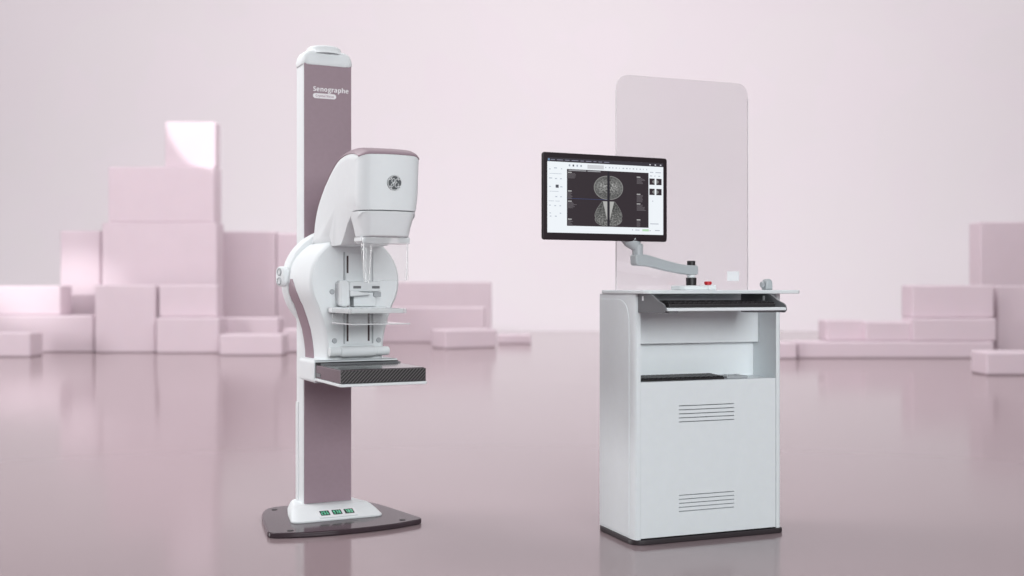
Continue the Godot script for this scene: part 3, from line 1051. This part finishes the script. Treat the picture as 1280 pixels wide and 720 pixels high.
	var mon := thing("monitor", Vector3(mon_x, 1.182, -4.315), mon_turn, "wide black monitor showing breast scans on a grey jointed desk arm", "monitor")
	var arm := Node3D.new()
	arm.name = "arm"
	mon.add_child(arm)
	arm.transform = mon.transform.affine_inverse() * Transform3D(Basis(), ap)
	mb = MB.new()
	extr(mb, rrect(0.135, 0.115, 0.03, -0.005, 0), 0.0, 0.018, 0.004, Transform3D(FLAT.rotated(Vector3.UP, turn), Vector3.ZERO), 3)
	part("base", mb.mesh(M.white), arm)
	mb = MB.new()
	lathe(mb, [Vector2(0, 0.0185), Vector2(0.021, 0.0185), Vector2(0.0215, 0.050), Vector2(0, 0.050)], Transform3D(), 28)
	part("post", mb.mesh(M.black_plastic, 30), arm)
	mb = MB.new()
	lathe(mb, [Vector2(0, 0.0505), Vector2(0.016, 0.0505), Vector2(0.016, 0.061), Vector2(0, 0.061)], Transform3D(), 28)
	part("collar", mb.mesh(M.white, 30), arm)
	# forearm: drawn in the plane that holds the post and the far joint
	var tip := Vector3(px(797, 4.40), 0, -4.40) - Vector3(ap.x, 0, ap.z)
	var len_ := Vector2(tip.x, tip.z).length()
	var dirx := Vector3(tip.x, 0, tip.z).normalized()
	var fore := Transform3D(Basis(dirx, Vector3.UP, dirx.cross(Vector3.UP)), Vector3.ZERO)
	mb = MB.new()
	extr(mb, round_poly([Vector2(-0.022, 0.0615), Vector2(0.03, 0.0615), Vector2(len_ * 0.55, 0.079), Vector2(len_ * 0.8, 0.094), Vector2(len_ + 0.022, 0.096), Vector2(len_ + 0.024, 0.140), Vector2(len_ * 0.93, 0.143), Vector2(len_ * 0.55, 0.120), Vector2(0.05, 0.1005), Vector2(-0.022, 0.1005)], [0.008, 0.03, 0.05, 0.03, 0.012, 0.01, 0.03, 0.05, 0.04, 0.01], 5), -0.021, 0.021, 0.007, fore, 3)
	part("forearm", mb.mesh(M.arm_grey), arm)
	mb = MB.new()
	lathe(mb, [Vector2(0, 0.0990), Vector2(0.0165, 0.0990), Vector2(0.0170, 0.116), Vector2(0.015, 0.1185), Vector2(0, 0.1185)], Transform3D(), 28)
	part("post_cap", mb.mesh(M.black_plastic, 30), arm)
	# upper link, from the far joint up and back to the monitor
	var back := Vector3(mon_x, 1.348, -4.315) - Vector3(sin(mon_turn), 0, cos(mon_turn)) * 0.075 - ap
	mb = MB.new()
	lathe(mb, [Vector2(0, 0.1325), Vector2(0.021, 0.1325), Vector2(0.022, 0.175), Vector2(0.018, 0.182), Vector2(0, 0.182)], Transform3D(Basis(), Vector3(tip.x, 0, tip.z)), 28)
	part("elbow", mb.mesh(M.arm_grey, 30), arm)
	mb = MB.new()
	var v0 := Vector3(tip.x, 0.165, tip.z)
	tube(mb, [v0, v0.lerp(back, 0.15), v0.lerp(back, 0.55), back], [0.020, 0.033, 0.034, 0.028], 16)
	part("upper_link", mb.mesh(M.arm_grey, 30), arm)

	# monitor
	var mw := 0.548
	var mh := 0.330
	bpart("casing", Vector3(-mw / 2, 0, -0.014), Vector3(mw / 2, mh, 0), M.bezel, mon, 0.004, 0.010)
	bpart("rear_shell", Vector3(-mw / 2 + 0.05, 0.03, -0.036), Vector3(mw / 2 - 0.05, mh - 0.03, -0.0135), M.bezel, mon, 0.008, 0.03)
	bpart("mount", Vector3(-0.06, 0.105, -0.075), Vector3(0.06, 0.225, -0.0355), M.dark_grey, mon, 0.006)
	var q := QuadMesh.new()
	var sw := mw - 0.038
	var shh := mh - 0.048
	q.size = Vector2(sw, shh)
	var sm := mat(Color(0.02, 0.02, 0.02), 0.25)
	sm.emission_enabled = true
	sm.emission_texture = screen_picture()
	sm.emission_energy_multiplier = 1.0
	q.material = sm
	part("screen", q, mon, Vector3(0, mh / 2 + 0.003, 0.0012))
	var gl := AreaLight3D.new()
	gl.name = "screen_light"
	gl.area_size = Vector2(sw, shh)
	gl.light_energy = 0.03
	gl.light_color = Color(0.93, 0.95, 1.0)
	gl.shadow_enabled = true
	gl.area_range = 6.0
	gl.area_attenuation = 2.0
	gl.position = Vector3(0, mh / 2 + 0.003, 0.006)
	gl.rotation.y = PI
	mon.add_child(gl)

	# stop button
	var bt := thing("stop_button", cart_point(0.372, 0.9918, -0.10), turn, "red push button on a small white box on the desktop", "button")
	bpart("housing", Vector3(-0.026, 0, -0.024), Vector3(0.026, 0.020, 0.024), M.white, bt, 0.004)
	mb = MB.new()
	lathe(mb, [Vector2(0, 0.0195), Vector2(0.012, 0.0195), Vector2(0.012, 0.023), Vector2(0.0155, 0.024), Vector2(0.0155, 0.033), Vector2(0.0135, 0.035), Vector2(0, 0.0355)], Transform3D(), 28)
	part("push_cap", mb.mesh(M.red, 30), bt)
	# small grey clamp at the right of the desktop
	var cl := thing("desk_clamp", cart_point(0.60, 0.9918, -0.02), turn, "small grey rounded clamp with side knob standing on the desktop", "clamp")
	mb = MB.new()
	extr(mb, round_poly([Vector2(-0.016, 0), Vector2(0.018, 0), Vector2(0.018, 0.036), Vector2(0.004, 0.048), Vector2(-0.012, 0.040)], [0.004, 0.003, 0.012, 0.014, 0.010], 6), -0.018, 0.018, 0.006, Transform3D(), 3)
	part("body", mb.mesh(M.arm_grey), cl)
	mb = MB.new()
	lathe(mb, [Vector2(0, 0.014), Vector2(0.008, 0.014), Vector2(0.013, 0.019), Vector2(0.013, 0.025), Vector2(0.009, 0.028), Vector2(0, 0.028)], Transform3D(Basis(Vector3.BACK, PI / 2), Vector3(0, 0.022, 0)), 20)
	part("knob", mb.mesh(M.grey, 30), cl)


func keyboard(called: String, at: Vector3, turn: float, w: float, d: float, h: float, label: String) -> void:
	var k := thing(called, at, turn, label, "keyboard")
	var mb := MB.new()
	extr(mb, round_poly([Vector2(-d / 2, 0), Vector2(d / 2, 0), Vector2(d / 2, h * 0.6), Vector2(-d / 2, h)], [0.002, 0.002, 0.003, 0.003], 3), -w / 2, w / 2, 0.003, Transform3D(SIDE, Vector3.ZERO), 2)
	part("body", mb.mesh(M.black_plastic), k)
	mb = MB.new()
	var rows := 5
	var cols := int(w / 0.0205)
	for r in rows:
		var z := -d / 2 + d * (r + 0.6) / (rows + 0.3)
		var y := lerpf(h, h * 0.6, (z + d / 2) / d)
		for i in cols:
			var x := -w / 2 + w * (i + 0.5) / cols
			box(mb, Vector3(x - 0.0085, y - 0.001, z - d / rows * 0.42), Vector3(x + 0.0085, y + 0.005, z + d / rows * 0.42), 0.0012)
	var keys := part("keys", mb.mesh(M.black), k)
	keys.set_meta("kind", "stuff")
